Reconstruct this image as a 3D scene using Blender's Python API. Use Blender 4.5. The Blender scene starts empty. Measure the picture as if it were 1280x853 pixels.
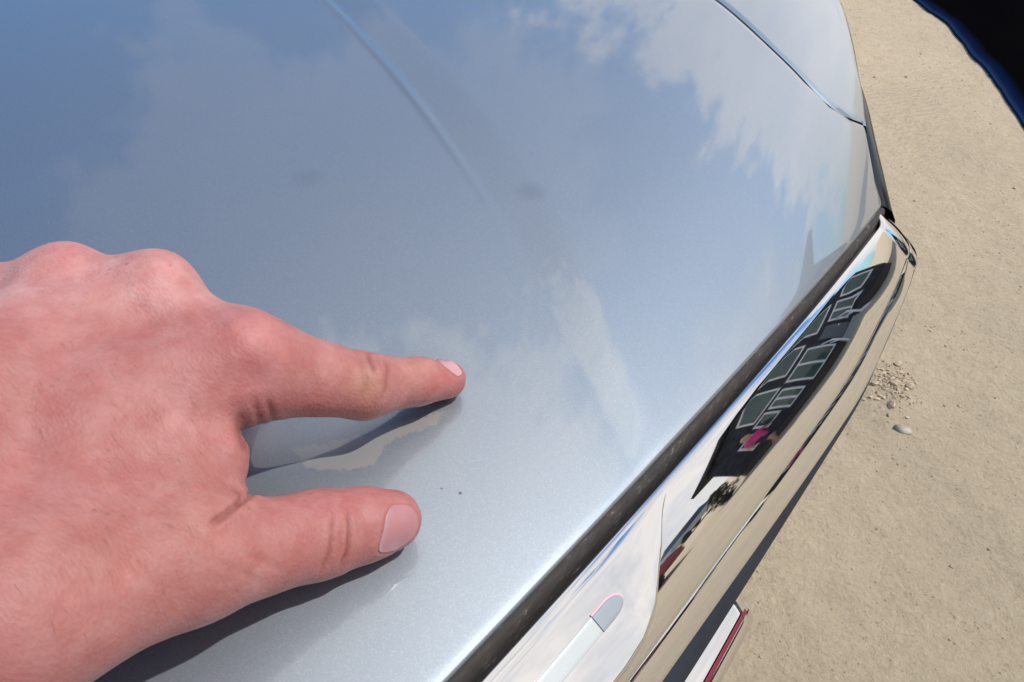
import bpy, bmesh, math, random
import numpy as np
from mathutils import Vector, Matrix
random.seed(7); RNG = np.random.default_rng(7)
S = bpy.context.scene
COL = S.collection

# ------------------------------------------------------------------ camera
CZ = 1.1965
MX = np.array([[0.7993031, -0.36979133, 0.47367598],
               [0.60033309, 0.52644565, -0.60204249],
               [-0.02673457, 0.76557779, 0.64278761]])     # columns: camera right, up, back in world
FPX = 950.0
cam = bpy.data.cameras.new('camera'); camo = bpy.data.objects.new('camera', cam); COL.objects.link(camo)
m4 = Matrix.Identity(4)
for i in range(3):
    for j in range(3): m4[i][j] = MX[i, j]
m4.translation = (0, 0, CZ); camo.matrix_world = m4
cam.sensor_width = 36.0; cam.lens = 36.0 * FPX / 1280.0; cam.clip_start = 0.01; cam.clip_end = 5000
S.camera = camo
C = np.array([0, 0, CZ])

# ------------------------------------------------------------------ sun, sky, exposure
SUN_EL, SUN_AZ = 57.0, 34.0          # azimuth measured from +X (car's forward) towards +Y (car's far side)
sd = np.array([math.cos(math.radians(SUN_EL)) * math.cos(math.radians(SUN_AZ)),
               math.cos(math.radians(SUN_EL)) * math.sin(math.radians(SUN_AZ)), math.sin(math.radians(SUN_EL))])
sun = bpy.data.lights.new('sun', 'SUN'); suno = bpy.data.objects.new('sun', sun); COL.objects.link(suno)
sun.energy = 3.0; sun.angle = math.radians(1.0); sun.color = (1.0, 0.95, 0.88)
suno.rotation_euler = Vector(-sd).to_track_quat('-Z', 'Y').to_euler()
S.view_settings.view_transform = 'Standard'; S.view_settings.look = 'None'
S.view_settings.exposure = 0.35; S.view_settings.gamma = 1.0
S.view_settings.use_curve_mapping = False
S.render.engine = 'CYCLES'; S.cycles.max_bounces = 8

class NT:
    """small node-tree builder"""
    def __init__(s, tree): s.t = tree; s.t.nodes.clear()
    def n(s, typ, ins=None, **kw):
        nd = s.t.nodes.new(typ)
        for k, v in kw.items(): setattr(nd, k, v)
        for k, v in (ins or {}).items():
            sock = nd.inputs[k]
            if isinstance(v, bpy.types.NodeSocket): s.t.links.new(v, sock)
            else: sock.default_value = v
        return nd
    def math(s, op, a, b=0.0, c=0.0, clamp=False):
        nd = s.n('ShaderNodeMath', {0: a, 1: b, 2: c}, operation=op); nd.use_clamp = clamp; return nd.outputs[0]
    def ramp(s, fac, stops, interp='LINEAR'):
        nd = s.n('ShaderNodeValToRGB', {0: fac}); r = nd.color_ramp; r.interpolation = interp
        while len(r.elements) < len(stops): r.elements.new(0.5)
        for e, (p, c) in zip(r.elements, stops):
            e.position = p; e.color = c if len(c) == 4 else (*c, 1)
        return nd.outputs[0]
    def mix(s, fac, a, b, blend='MIX'):
        nd = s.n('ShaderNodeMix', data_type='RGBA', blend_type=blend)
        for k, v in ((0, fac), (6, a), (7, b)):
            if isinstance(v, bpy.types.NodeSocket): s.t.links.new(v, nd.inputs[k])
            else: nd.inputs[k].default_value = v if k == 0 or len(v) == 4 else (*v, 1)
        return nd.outputs[2]
    def noise(s, vec, scale, detail=4, rough=0.55, dist=0.0):
        return s.n('ShaderNodeTexNoise', {'Vector': vec, 'Scale': scale, 'Detail': detail, 'Roughness': rough, 'Distortion': dist}).outputs['Fac']

W = bpy.data.worlds.new('World'); S.world = W; W.use_nodes = True
w = NT(W.node_tree)
sky = w.n('ShaderNodeTexSky', sky_type='NISHITA'); sky.sun_disc = False
sky.sun_elevation = math.radians(SUN_EL); sky.sun_rotation = math.radians(90 - SUN_AZ)
sky.altitude = 600; sky.air_density = 1.0; sky.dust_density = 0.6; sky.ozone_density = 3.0
gen = w.n('ShaderNodeTexCoord').outputs['Generated']
gen = w.n('ShaderNodeVectorMath', {0: gen}, operation='NORMALIZE').outputs[0]
warp = w.noise(gen, 3.2, 7, 0.62, 0.2); warp2 = w.noise(gen, 9.0, 6, 0.62)
def cloud_bank(az, el, rad, soft, amount):
    a_, e_ = math.radians(az), math.radians(el)
    d = w.n('ShaderNodeVectorMath', {0: gen, 1: (math.cos(e_) * math.cos(a_), math.cos(e_) * math.sin(a_), math.sin(e_))}, operation='DOT_PRODUCT').outputs['Value']
    ang = w.math('ARCCOSINE', w.math('MINIMUM', d, 0.99999))
    ang = w.math('ADD', ang, w.math('MULTIPLY_ADD', warp, 0.9, -0.45))
    ang = w.math('ADD', ang, w.math('MULTIPLY_ADD', warp2, 0.3, -0.15))
    m_ = w.n('ShaderNodeMapRange', {0: ang, 1: math.radians(rad + soft), 2: math.radians(rad - soft), 3: 0.0, 4: amount}, interpolation_type='SMOOTHSTEP')
    return m_.outputs[0]
banks = [(95, 9, 16, 2.5, 0.9), (116, 13, 8, 3, 0.75), (130, 47, 24, 3, 0.22), (96, 68, 24, 3.5, 1.0), (38, 20, 33, 12, 0.95), (-40, 30, 28, 8, 0.8), (-120, 15, 25, 6, 0.85), (20, 60, 16, 5, 0.6)]
cl = None
for bk in banks:
    v_ = cloud_bank(*bk); cl = v_ if cl is None else w.math('MAXIMUM', cl, v_)
shade = w.noise(gen, 6.5, 6, 0.6)
ccol = w.ramp(shade, [(0.30, (6.0, 6.0, 6.2)), (0.62, (8.6, 7.9, 7.3))])
skyc = w.mix(cl, w.mix(1.0, sky.outputs[0], (0.46, 0.86, 1.12), 'MULTIPLY'), ccol)
bg = w.n('ShaderNodeBackground', {'Color': skyc, 'Strength': 0.115})
w.t.links.new(bg.outputs[0], w.n('ShaderNodeOutputWorld').inputs[0])

# ------------------------------------------------------------------ helpers
def mat(name):
    m = bpy.data.materials.new(name); m.use_nodes = True
    t = NT(m.node_tree)
    p = t.n('ShaderNodeBsdfPrincipled'); o = t.n('ShaderNodeOutputMaterial')
    t.t.links.new(p.outputs[0], o.inputs[0])
    return m, t, p
def setp(t, p, **kw):
    for k, v in kw.items():
        s = p.inputs[k.replace('_', ' ')]
        if isinstance(v, bpy.types.NodeSocket): t.t.links.new(v, s)
        else: s.default_value = v if not (isinstance(v, tuple) and len(v) == 3 and s.type == 'RGBA') else (*v, 1)
def bump(t, p, h, strength, dist):
    b = t.n('ShaderNodeBump', {'Height': h, 'Strength': strength, 'Distance': dist})
    t.t.links.new(b.outputs[0], p.inputs['Normal'])
def simple(name, col, rough=0.5, metal=0.0, var=0.12, scale=40.0, **kw):
    m, t, p = mat(name)
    co = t.n('ShaderNodeTexCoord').outputs['Object']
    nz = t.noise(co, scale, 4)
    lo = tuple(c * (1 - var) for c in col); hi = tuple(min(1, c * (1 + var)) for c in col)
    setp(t, p, Base_Color=t.ramp(nz, [(0.3, lo), (0.7, hi)]), Roughness=rough, Metallic=metal, **kw)
    return m
def mesh_obj(name, verts, faces, m=None, parent=None, smooth=True):
    me = bpy.data.meshes.new(name)
    me.from_pydata([tuple(map(float, v)) for v in verts], [], [tuple(int(i) for i in f) for f in faces]); me.update()
    if smooth: me.polygons.foreach_set('use_smooth', [True] * len(me.polygons))
    o = bpy.data.objects.new(name, me); COL.objects.link(o)
    if m: me.materials.append(m)
    if parent is not None: o.parent = parent
    return o
def grid_faces(nr, nc, off=0, wrap=False):
    f = []
    for i in range(nr - 1):
        for j in range(nc - 1 if not wrap else nc):
            a = off + i * nc + j; b = off + i * nc + (j + 1) % nc
            f.append((a, b, b + nc, a + nc))
    return f
def grid_obj(name, G, m=None, parent=None, flip=False, wrap=False, smooth=True):
    nr, nc = G.shape[:2]
    f = grid_faces(nr, nc, 0, wrap)
    if flip: f = [x[::-1] for x in f]
    return mesh_obj(name, G.reshape(-1, 3), f, m, parent, smooth)
def box_bm(bm, lo, hi, mtx=None):
    v = [bm.verts.new((x, y, z)) for x in (lo[0], hi[0]) for y in (lo[1], hi[1]) for z in (lo[2], hi[2])]
    if mtx is not None:
        for q in v: q.co = mtx @ q.co
    for f in ((0, 1, 3, 2), (4, 6, 7, 5), (0, 4, 5, 1), (2, 3, 7, 6), (0, 2, 6, 4), (1, 5, 7, 3)):
        bm.faces.new([v[i] for i in f])
def bm_obj(name, bm, m=None, parent=None, smooth=False, bevel=0.0):
    bmesh.ops.recalc_face_normals(bm, faces=bm.faces)
    me = bpy.data.meshes.new(name); bm.to_mesh(me); bm.free()
    o = bpy.data.objects.new(name, me); COL.objects.link(o)
    if m: me.materials.append(m)
    if smooth: me.polygons.foreach_set('use_smooth', [True] * len(me.polygons))
    if parent is not None: o.parent = parent
    if bevel:
        b = o.modifiers.new('bevel', 'BEVEL'); b.width = bevel; b.segments = 2; b.limit_method = 'ANGLE'
    return o
def empty(name, loc):
    o = bpy.data.objects.new(name, None); COL.objects.link(o); o.location = loc; o.empty_display_size = 0.1
    return o
def tag(o, label=None, cat=None, group=None, kind=None):
    if label: o['label'] = label
    if cat: o['category'] = cat
    if group: o['group'] = group
    if kind: o['kind'] = kind
    return o
def keep(o, root):
    """parent o (built in world coordinates) to root"""
    o.parent = root; o.matrix_parent_inverse = Matrix.Translation(root.location).inverted()
    return o
def resample(P, n):
    P = np.asarray(P, float); s = np.r_[0, np.cumsum(np.linalg.norm(np.diff(P, axis=0), axis=1))]
    t = np.linspace(0, s[-1], n)
    return np.stack([np.interp(t, s, P[:, k]) for k in range(P.shape[1])], 1)
def smoothp(P, n=3):
    P = P.copy()
    for _ in range(n): P[1:-1] = 0.25 * P[:-2] + 0.5 * P[1:-1] + 0.25 * P[2:]
    return P
def dseg(P, A, B):
    AB = B - A; t = np.clip(((P - A) @ AB) / (AB @ AB), 0, 1)
    return np.linalg.norm(P - A - t[..., None] * AB, axis=-1), t

# ------------------------------------------------------------------ the car's body surface
YC = -0.05
KD = 0.08 / (0.615 ** 2 - 0.12 ** 2)
def xe(y):                                   # hood's front edge in plan
    ya = np.abs(np.asarray(y, float) - YC) + YC
    return -0.13119804 * ya ** 2 + 0.07894961 * ya - 0.08814936
def ze(y): return 0.98 + KD * 0.12 ** 2 - KD * (np.asarray(y, float) - YC) ** 2
# crease lines of the hood in plan (x, y): centre panel steps up to the side panel between them
def smooth01(t): t = np.clip(t, 0, 1); return t * t * (3 - 2 * t)
CRE = np.polyfit([-1.3, -0.9, -0.486, -0.354, -0.246, -0.188, -0.149, -0.116, -0.087], [0.60, 0.53, 0.404, 0.343, 0.276, 0.242, 0.219, 0.200, 0.184], 3)
def cre_y(x): return np.polyval(CRE, x)
def cre_w(x): return np.interp(x, [-1.3, -0.2, -0.107, -0.05], [0.040, 0.037, 0.024, 0.018])
def zh(x, y):
    x = np.asarray(x, float); y = np.asarray(y, float)
    ya = np.abs(y - YC)
    b = np.maximum(xe(y) - x, -0.05)
    e = np.exp(-np.maximum(b, 0) / 0.07)
    z = 0.98 + KD * 0.12 ** 2 + 0.14 * b - 0.06 * b * b - KD * ya ** 2 * e - 0.02 * ya ** 2 * (1 - e)
    yy = ya + YC
    cy = cre_y(x); bw = cre_w(x)
    amp = 0.0027 * smooth01((b + 0.03) / 0.13)
    tr = np.clip((yy - cy) / bw, 0, 1)
    z = z + amp * (0.35 * smooth01(tr) + 0.65 * tr) + 0.5 * amp * smooth01((b - 0.08) / 0.2) * np.exp(-((yy - cy) / 0.0026) ** 2)
    return z
def on_hood(P2, dz=0.0): return np.c_[P2, zh(P2[:, 0], P2[:, 1]) + dz]

SPOTS = [((-0.304, 0.2195, 1.009), 0.0030, 0.0110, 0.17, (0.10, 0.12, 0.15)), ((-0.2125, 0.2905, 0.997), 0.0030, 0.0110, 0.22, (0.10, 0.12, 0.15)), ((-0.1555, 0.2335, 0.987), 0.003, 0.0060, 0.16, (0.36, 0.40, 0.44)),
         ((-0.1210, 0.1215, 0.985), 0.0003, 0.0009, 0.9, (0.02, 0.02, 0.02)), ((-0.1270, 0.1185, 0.986), 0.0002, 0.0006, 0.8, (0.03, 0.03, 0.03)), ((-0.0920, 0.0820, 0.982), 0.0002, 0.0006, 0.8, (0.03, 0.03, 0.03)),
         ((-0.117, 0.386, 0.966), 0.0003, 0.0012, 0.8, (0.03, 0.03, 0.03)), ((-0.136, 0.318, 0.975), 0.0003, 0.001, 0.7, (0.04, 0.04, 0.04))]
def M_paint():
    m, t, p = mat('metallic_paint')
    co = t.n('ShaderNodeTexCoord').outputs['Object']
    fl = t.n('ShaderNodeTexVoronoi', {'Vector': co, 'Scale': 2600.0}).outputs['Color']
    sep = t.n('ShaderNodeSeparateColor', {0: fl}).outputs[0]
    base = t.ramp(sep, [(0.0, (0.272, 0.318, 0.365)), (0.88, (0.302, 0.350, 0.398)), (1.0, (0.34, 0.385, 0.43))])
    dirt = t.noise(co, 9.0, 6, 0.6)
    base = t.mix(t.math('MULTIPLY', t.ramp(dirt, [(0.45, (0, 0, 0)), (0.8, (1, 1, 1))]), 0.18), base, (0.33, 0.32, 0.30))
    def spot(pos, r0, r1):
        d = t.n('ShaderNodeVectorMath', {0: co, 1: pos}, operation='DISTANCE').outputs['Value']
        d = t.math('ADD', d, t.math('MULTIPLY_ADD', t.noise(co, 300.0, 3), 0.4 * r1, -0.2 * r1))
        return t.n('ShaderNodeMapRange', {0: d, 1: r1, 2: r0, 3: 0.0, 4: 1.0}).outputs[0]
    for pos, r0, r1, a_, c_ in SPOTS:
        base = t.mix(t.math('MULTIPLY', spot(pos, r0, r1), a_), base, c_)
    sun_patch = t.n('ShaderNodeAttribute', attribute_name='sun_patch').outputs['Fac']
    dn = t.n('ShaderNodeMapRange', {0: t.math('ADD', sun_patch, t.math('MULTIPLY_ADD', t.noise(co, 420.0, 5, 0.7), 1.3, -0.65)), 1: 0.35, 2: 0.62, 3: 0.0, 4: 0.62}).outputs[0]
    base = t.mix(dn, base, (0.50, 0.49, 0.45))  # sunlit spot painted in as a paler base colour
    setp(t, p, Base_Color=base, Metallic=0.96, Roughness=0.50, Coat_Weight=1.0, Coat_Roughness=0.025, Coat_IOR=1.7)
    nrm_ = t.n('ShaderNodeBump', {'Height': sep, 'Strength': 0.05, 'Distance': 0.0002})
    t.t.links.new(nrm_.outputs[0], p.inputs['Normal'])
    return m
PAINT = M_paint()
def M_chrome():
    m, t, p = mat('chrome')
    co = t.n('ShaderNodeTexCoord').outputs['Object']
    nz = t.noise(co, 60.0, 4)
    setp(t, p, Base_Color=(0.73, 0.74, 0.75), Metallic=1.0, Roughness=t.ramp(nz, [(0.3, (0.015,) * 3), (0.8, (0.04,) * 3)]))
    return m
CHROME = M_chrome()
def M_rubber():
    m, t, p = mat('weathered_rubber')
    co = t.n('ShaderNodeTexCoord').outputs['Object']
    nz = t.noise(t.n('ShaderNodeMapping', {'Vector': co, 'Scale': (3, 1, 3)}).outputs[0], 120.0, 6, 0.72)
    setp(t, p, Base_Color=t.ramp(nz, [(0.3, (0.012, 0.010, 0.009)), (0.54, (0.022, 0.018, 0.016)), (0.63, (0.05, 0.042, 0.036)), (0.70, (0.24, 0.21, 0.18))]), Roughness=0.75)
    bump(t, p, nz, 0.4, 0.001)
    return m
RUBBER = M_rubber()
BLACK = simple('black_plastic', (0.012, 0.012, 0.013), 0.35)
DARK = simple('slate_plastic', (0.020, 0.025, 0.034), 0.7, Specular_IOR_Level=0.15)
GLOSS = simple('gloss_black', (0.006, 0.007, 0.009), 0.22, Specular_IOR_Level=0.25)
TYRE = simple('tyre_rubber', (0.02, 0.02, 0.02), 0.8)

car = empty('car', (-1.0, YC, 0.0))
tag(car, 'silver blue car with its hood shut and a wide chrome bar across the nose', 'car')

# plan of the body: front edge up to the grille corner, then back along the headlight to the flank
corner = np.array([[-0.0890, 0.566], [-0.099, 0.578], [-0.113, 0.606], [-0.130, 0.640], [-0.150, 0.690], [-0.172, 0.732], [-0.192, 0.772], [-0.240, 0.860], [-0.33, 0.915], [-0.5, 0.935], [-0.9, 0.945], [-1.25, 0.945]])
fy = np.linspace(YC, 0.560, 60); front = np.c_[xe(fy) - 0.0008, fy]
J = 3                                        # the shut line meets the edge at corner[J]
shut = np.array([corner[J], [-0.134, 0.622], [-0.142, 0.600], [-0.153, 0.595], [-0.170, 0.602], [-0.215, 0.624], [-0.284, 0.668], [-0.38, 0.715], [-0.6, 0.765], [-0.9, 0.80], [-1.2, 0.81]])
shut = smoothp(resample(shut, 160), 6)
fedge = smoothp(resample(np.r_[front, corner[:J + 1]], 220), 2)
rear = resample(np.array([[-1.25, YC], [-1.24, 0.4], [-1.2, 0.81]]), 220)
left = np.c_[np.linspace(fedge[0, 0], -1.25, 160), np.full(160, YC)]
pw = np.linspace(0, 1, 300) ** 1.7
def at(Cv, t):
    s = np.linspace(0, 1, len(Cv)); return np.stack([np.interp(t, s, Cv[:, k]) for k in range(2)], -1)
def coons(c0, c1, l, r, us, vs):
    """c0,c1 along u at v=0,1; l,r along v at u=0,1"""
    A = at(c0, us)[None]; B = at(c1, us)[None]; Lq = at(l, vs)[:, None]; Rq = at(r, vs)[:, None]
    u = us[None, :, None]; v = vs[:, None, None]
    return (1 - v) * A + v * B + (1 - u) * Lq + u * Rq - ((1 - u) * (1 - v) * c0[0] + u * (1 - v) * c0[-1] + (1 - u) * v * c1[0] + u * v * c1[-1])
us = np.linspace(0, 1, 540)
HP = coons(fedge, rear, left, shut, us, pw)
# roll-over of the sheet at its rim
def edge_drop(P2, line, depth, width):
    d = np.full(P2.shape[:-1], 9.0)
    for a, b in zip(line[:-1], line[1:]):
        dd, _ = dseg(P2, a, b); d = np.minimum(d, dd)
    return -depth * np.exp(-(d / width) ** 1.5)
rim = resample(np.r_[fedge], 60)
rim2 = resample(shut, 50)
hz = zh(HP[..., 0], HP[..., 1]) + edge_drop(HP, rim, 0.0002, 0.0016) + edge_drop(HP, rim2, 0.0015, 0.0032)
HG = np.dstack([HP, hz])
def hood_mesh():
    nv, nu = HG.shape[:2]
    # skirt folded down along the front edge and along the shut line, so the sheet has an edge
    ring = np.concatenate([HG[0], HG[1:, -1]])
    V = [HG.reshape(-1, 3)]; Fc = grid_faces(nv, nu)
    idx = np.r_[np.arange(nu), np.arange(1, nv) * nu + nu - 1]
    off = nv * nu
    c = np.array([-0.6, 0.2])
    inw = c - ring[:, :2]; inw /= np.linalg.norm(inw, axis=1)[:, None]
    prev = idx
    for dz, di in ((0.0015, -0.0006), (0.006, 0.0), (0.018, 0.004)):
        R = ring.copy(); R[:, 2] -= dz; R[:, :2] += inw * di
        cur = off + np.arange(len(R)); V.append(R); off += len(R)
        for k in range(len(R) - 1): Fc.append((prev[k], cur[k], cur[k + 1], prev[k + 1]))
        prev = cur
    V = np.concatenate(V)
    n = len(V); Vm = V.copy(); Vm[:, 1] = 2 * YC - Vm[:, 1]
    Fa = [f[::-1] for f in Fc] + [tuple(i + n for i in f) for f in Fc]
    return np.r_[V, Vm], Fa
hv, hf = hood_mesh()
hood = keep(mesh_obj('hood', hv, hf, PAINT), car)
bmh = bmesh.new(); bmh.from_mesh(hood.data); bmesh.ops.remove_doubles(bmh, verts=bmh.verts, dist=1e-5)
bmesh.ops.recalc_face_normals(bmh, faces=bmh.faces); bmh.to_mesh(hood.data); bmh.free()

SUN_PATCH_PX = [(365, 560), (400, 557), (450, 545), (500, 530), (560, 512), (545, 530), (490, 550), (478, 562), (470, 580), (430, 588), (385, 586)]
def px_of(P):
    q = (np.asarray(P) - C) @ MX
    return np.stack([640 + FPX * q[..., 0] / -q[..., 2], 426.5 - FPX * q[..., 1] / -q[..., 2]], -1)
def add_sun_patch(o):  # mask of the sunlit patch painted on the hood between finger and thumb
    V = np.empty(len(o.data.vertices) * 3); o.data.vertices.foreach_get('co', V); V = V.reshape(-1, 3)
    P = px_of(V); x, y = P[:, 0], P[:, 1]; ins = np.zeros(len(P), bool); d = np.full(len(P), 1e9); poly = np.array(SUN_PATCH_PX, float)
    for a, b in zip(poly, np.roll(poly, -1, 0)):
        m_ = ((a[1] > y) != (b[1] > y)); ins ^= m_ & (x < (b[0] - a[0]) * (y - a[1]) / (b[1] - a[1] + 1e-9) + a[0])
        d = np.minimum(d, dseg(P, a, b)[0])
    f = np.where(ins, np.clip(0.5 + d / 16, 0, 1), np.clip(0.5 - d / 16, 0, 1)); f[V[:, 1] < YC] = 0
    o.data.attributes.new('sun_patch', 'FLOAT', 'POINT').data.foreach_set('value', f.astype(np.float32))
add_sun_patch(hood)
def mirror_y(G): M2 = G.copy(); M2[..., 1] = 2 * YC - M2[..., 1]; return M2
# fender beyond the shut line, rolling over to the flank
gap = 0.0015
sh2 = shut.copy(); tn = np.gradient(shut, axis=0); tn /= np.linalg.norm(tn, axis=1)[:, None]
sh2 += np.c_[tn[:, 1], -tn[:, 0]] * gap
side = smoothp(resample(corner[J:], 160), 3)
nv = 120; vs = np.linspace(0, 1, nv) ** 1.5
A = at(sh2, vs); B = at(side, vs)
rows = []
for t_ in np.linspace(0, 1, 40):
    P2 = A * (1 - t_) + B * t_
    rows.append(np.c_[P2, zh(P2[:, 0], P2[:, 1]) + edge_drop(P2, rim2 + 0, 0.0015, 0.0032) + 0.0 * P2[:, 0]])
sn = np.gradient(B, axis=0); sn /= np.linalg.norm(sn, axis=1)[:, None] + 1e-9
outw = np.c_[sn[:, 1], -sn[:, 0]]; outw *= np.sign(np.sum(outw * np.array([0.2, 1.0]), axis=1))[:, None]
zb = zh(B[:, 0], B[:, 1])
for o_, d_ in ((0.006, 0.002), (0.012, 0.007), (0.018, 0.016), (0.024, 0.032), (0.03, 0.06), (0.04, 0.13), (0.045, 0.25), (0.03, 0.42), (0.01, 0.6)):
    k_ = smooth01(vs / 0.25)[:, None]
    rows.append(np.c_[B + outw * o_ * (0.35 + 0.65 * k_), zb - d_])
FG = np.stack(rows)
for G in (FG, mirror_y(FG)): keep(grid_obj('fender', G, PAINT), car)

# ------------------------------------------------------------------ rubber seal and chrome bar
yb = np.r_[np.linspace(-0.665, -0.3, 20), np.linspace(-0.29, 0.566, 120)]
yb = np.linspace(YC - 0.616, YC + 0.616, 260)
def along(prof, ys_, dxf=0.0):
    """prof: list of (forward, down); swept along the hood's front edge"""
    X = xe(ys_); Z = ze(ys_); sc = 1.0
    G = np.stack([np.c_[X + a, ys_, Z - d] for a, d in prof])
    return G
sw = 0.0125
seal_prof = [(-0.0045, 0.010), (-0.0032, 0.0040), (-0.0012, 0.0024), (0.0010, 0.0024), (0.0024, 0.0040), (0.0030, 0.0068), (0.0030, 0.016)]
keep(grid_obj('hood_seal', along(seal_prof, yb), RUBBER), car)
keep(grid_obj('gap_trim', along([(0.002, 0.0105), (0.0040, 0.0100), (0.0062, 0.0108)], yb), BLACK), car)
def profile(start, segs, dt=0.0):
    """walk down the bar's face: tilt (degrees the face leans back from vertical) over arc length"""
    pts = [np.array(start, float)]
    for L_, t0, t1, n in segs:
        for k in range(n):
            t = math.radians(min(89, t0 + dt + (t1 - t0) * (k + 0.5) / n))
            pts.append(pts[-1] + (L_ / n) * np.array([math.sin(t), math.cos(t)]))
    return np.array(pts)
FACE_N = 28
def bar_prof(y):
    f = smooth01((y - 0.05) / 0.5)                    # towards the end of the bar
    g_ = smooth01((y - 0.33) / 0.24); L1 = 0.0360 * (1 - 0.36 * g_); L2 = 0.010 * (1 - 0.45 * g_)
    p = profile((0.0055, 0.0066), [(0.0046, 78, 51, 6), (L1, 48, 30, FACE_N), (0.0016, 30, 8, 3), (0.0032, 46, 33, 8), (L2, 34, 30, 8), (0.0022, 20, -40, 4)], -1.5 + 8 * smooth01((y - 0.13) / 0.32) + 7 * smooth01((y - 0.40) / 0.12))
    return np.vstack([[(0.0054, 0.018)], p])
def band_prof(y):
    e_ = bar_prof(y)[-1]; f = smooth01((y - 0.05) / 0.3)
    w_ = 0.011 * (1 - f)
    return np.array([(e_[0] - 0.002, e_[1] - 0.001), (e_[0] + 0.15 * w_, e_[1] + 0.001), (e_[0] + 0.55 * w_, e_[1] + 0.012), (e_[0] + 0.55 * w_ - 0.002, e_[1] + 0.020), (e_[0] + 0.2 * w_ - 0.008, e_[1] + 0.05)])
def bar_grid(prof, half, rc, back, n=220):
    """sweep along the nose: straight part follows the hood's edge, then turns the corner to run backwards"""
    ys_ = np.linspace(YC, half - rc, n)
    base = np.c_[xe(ys_), ys_, ze(ys_)]
    dirs = [np.array([1.0, 0.0])] * n
    tz = (ze(half - rc) - ze(half - rc - 0.01)) / 0.01
    x0, y0, z0 = base[-1]
    ext = []
    for a in np.linspace(0, 75, 16)[1:]:
        r = math.radians(a)
        ext.append([x0 - rc * (1 - math.cos(r)), y0 + rc * math.sin(r), z0 + tz * rc * math.sin(r) * 0.5]); dirs.append(np.array([math.cos(r), math.sin(r)]))
    r = math.radians(75); lx, ly, lz = ext[-1]
    for s_ in np.linspace(0, back, 6)[1:]:
        ext.append([lx - s_ * math.sin(r), ly + s_ * math.cos(r), lz + s_ * 0.15]); dirs.append(np.array([math.cos(r), math.sin(r)]))
    base = np.r_[base, ext]; D = np.array(dirs)
    pr = np.stack([prof(min(b_[1], half)) for b_ in base])             # station, point, 2
    G = np.stack([base[:, 0, None] + D[:, 0, None] * pr[..., 0], base[:, 1, None] + D[:, 1, None] * pr[..., 0], base[:, 2, None] - pr[..., 1]], -1).transpose(1, 0, 2)
    Gm = mirror_y(G)[:, ::-1][:, :-1]
    return np.concatenate([Gm, G], axis=1)
BG = bar_grid(bar_prof, 0.553, 0.030, 0.05)
keep(grid_obj('grille_bar', BG, CHROME), car)
keep(grid_obj('lower_trim', bar_grid(band_prof, 0.553, 0.030, 0.05), DARK), car)

# raised badge mount in the middle of the chrome bar
NS = BG.shape[1]; yst = BG[8, :, 1]
def bar_at(y, row):
    """point and outward normal of the bar's face at lateral y and profile row (both may be arrays)"""
    m_ = (yst > YC - 0.5) & (yst < YC + 0.5); yy = yst[m_]; G = BG[:, m_]
    ci = np.interp(y, yy, np.arange(len(yy))); ri = np.clip(row, 0, BG.shape[0] - 1.001)
    def smp(c, r):
        c = np.clip(c, 0, len(yy) - 1.001); r = np.clip(r, 0, BG.shape[0] - 1.001)
        c0 = c.astype(int); r0 = r.astype(int); fc = (c - c0)[..., None]; fr = (r - r0)[..., None]
        return (G[r0, c0] * (1 - fc) + G[r0, c0 + 1] * fc) * (1 - fr) + (G[r0 + 1, c0] * (1 - fc) + G[r0 + 1, c0 + 1] * fc) * fr
    P = smp(ci, ri); du = smp(ci + 1, ri) - smp(ci - 1, ri); dv = smp(ci, ri + 1.5) - smp(ci, ri - 1.5)
    n = np.cross(du, dv); n /= np.linalg.norm(n, axis=-1)[..., None]; n *= np.sign(n[..., 2:3])
    return P, n
def mount_h(y, wv):
    ya = np.abs(y - YC); e = smooth01((0.228 - ya) / 0.05)
    return 0.0052 * e * wv
def mount_row(y):
    ya = np.abs(y - YC) + YC
    return np.interp(ya, [0.100, 0.118, 0.130, 0.143, 0.153, 0.162, 0.172, 0.180], [29, 29.0, 28.0, 24.5, 19.5, 15.5, 9.5, 6.0])
def on_mount(y, row, lift=0.0):
    P, n = bar_at(y, row); wv = np.clip((row - 4.0) / (mount_row(y) - 4.0), 0, 1)
    return P + n * (mount_h(y, wv) + lift)[..., None]
ym = np.linspace(YC - 0.2295, YC + 0.2295, 260)
rows_ = []
for wv in np.linspace(0, 1, 24): rows_.append(on_mount(ym, 4.0 + (mount_row(ym) - 4.0) * wv, 0.00015))
P_, n_ = bar_at(ym, mount_row(ym) + 0.35); hm = mount_h(ym, 1.0)
for k_ in (0.75, 0.3, -0.15): rows_.append(P_ + n_ * (hm * k_)[:, None])
keep(grid_obj('badge_mount', np.stack(rows_), CHROME), car)
PALE = simple('sleeve_reflection_pale', (0.44, 0.47, 0.47), 0.35, var=0.04)
GREY = simple('phone_reflection_grey', (0.27, 0.30, 0.34), 0.18, var=0.08)
PINKR = simple('fingers_reflection_pink', (0.70, 0.38, 0.42), 0.4, var=0.1)
def pad(name, y0, y1, r0, r1, lift, m, parent, cap=0.0):
    yv = np.linspace(y0, y1, 40); out = []
    for t_ in (-1.0, -1.0, -0.92, -0.5, 0, 0.5, 0.92, 1.0, 1.0):
        if cap: hw = np.sqrt(np.clip(1 - np.clip((yv - (y1 - cap)) / cap, 0, 1) ** 2, 0.0, 1))
        else: hw = np.ones_like(yv)
        row = (r0 + r1) / 2 + (r1 - r0) / 2 * t_ * hw
        out.append(row)
    G = np.stack([on_mount(yv, r_, (-0.0004 if k in (0, 8) else (0.7 * lift if k in (1, 7) else lift))) for k, r_ in enumerate(out)])
    G[:, 0] -= 0.0; 
    return keep(grid_obj(name, G, m), parent)
bs = pad('sleeve_reflection', -0.23, 0.1195, 12.6, 17.6, 0.0006, PALE, car)  # reflection of a phone, fingers and sleeve, built as coloured pads
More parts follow.
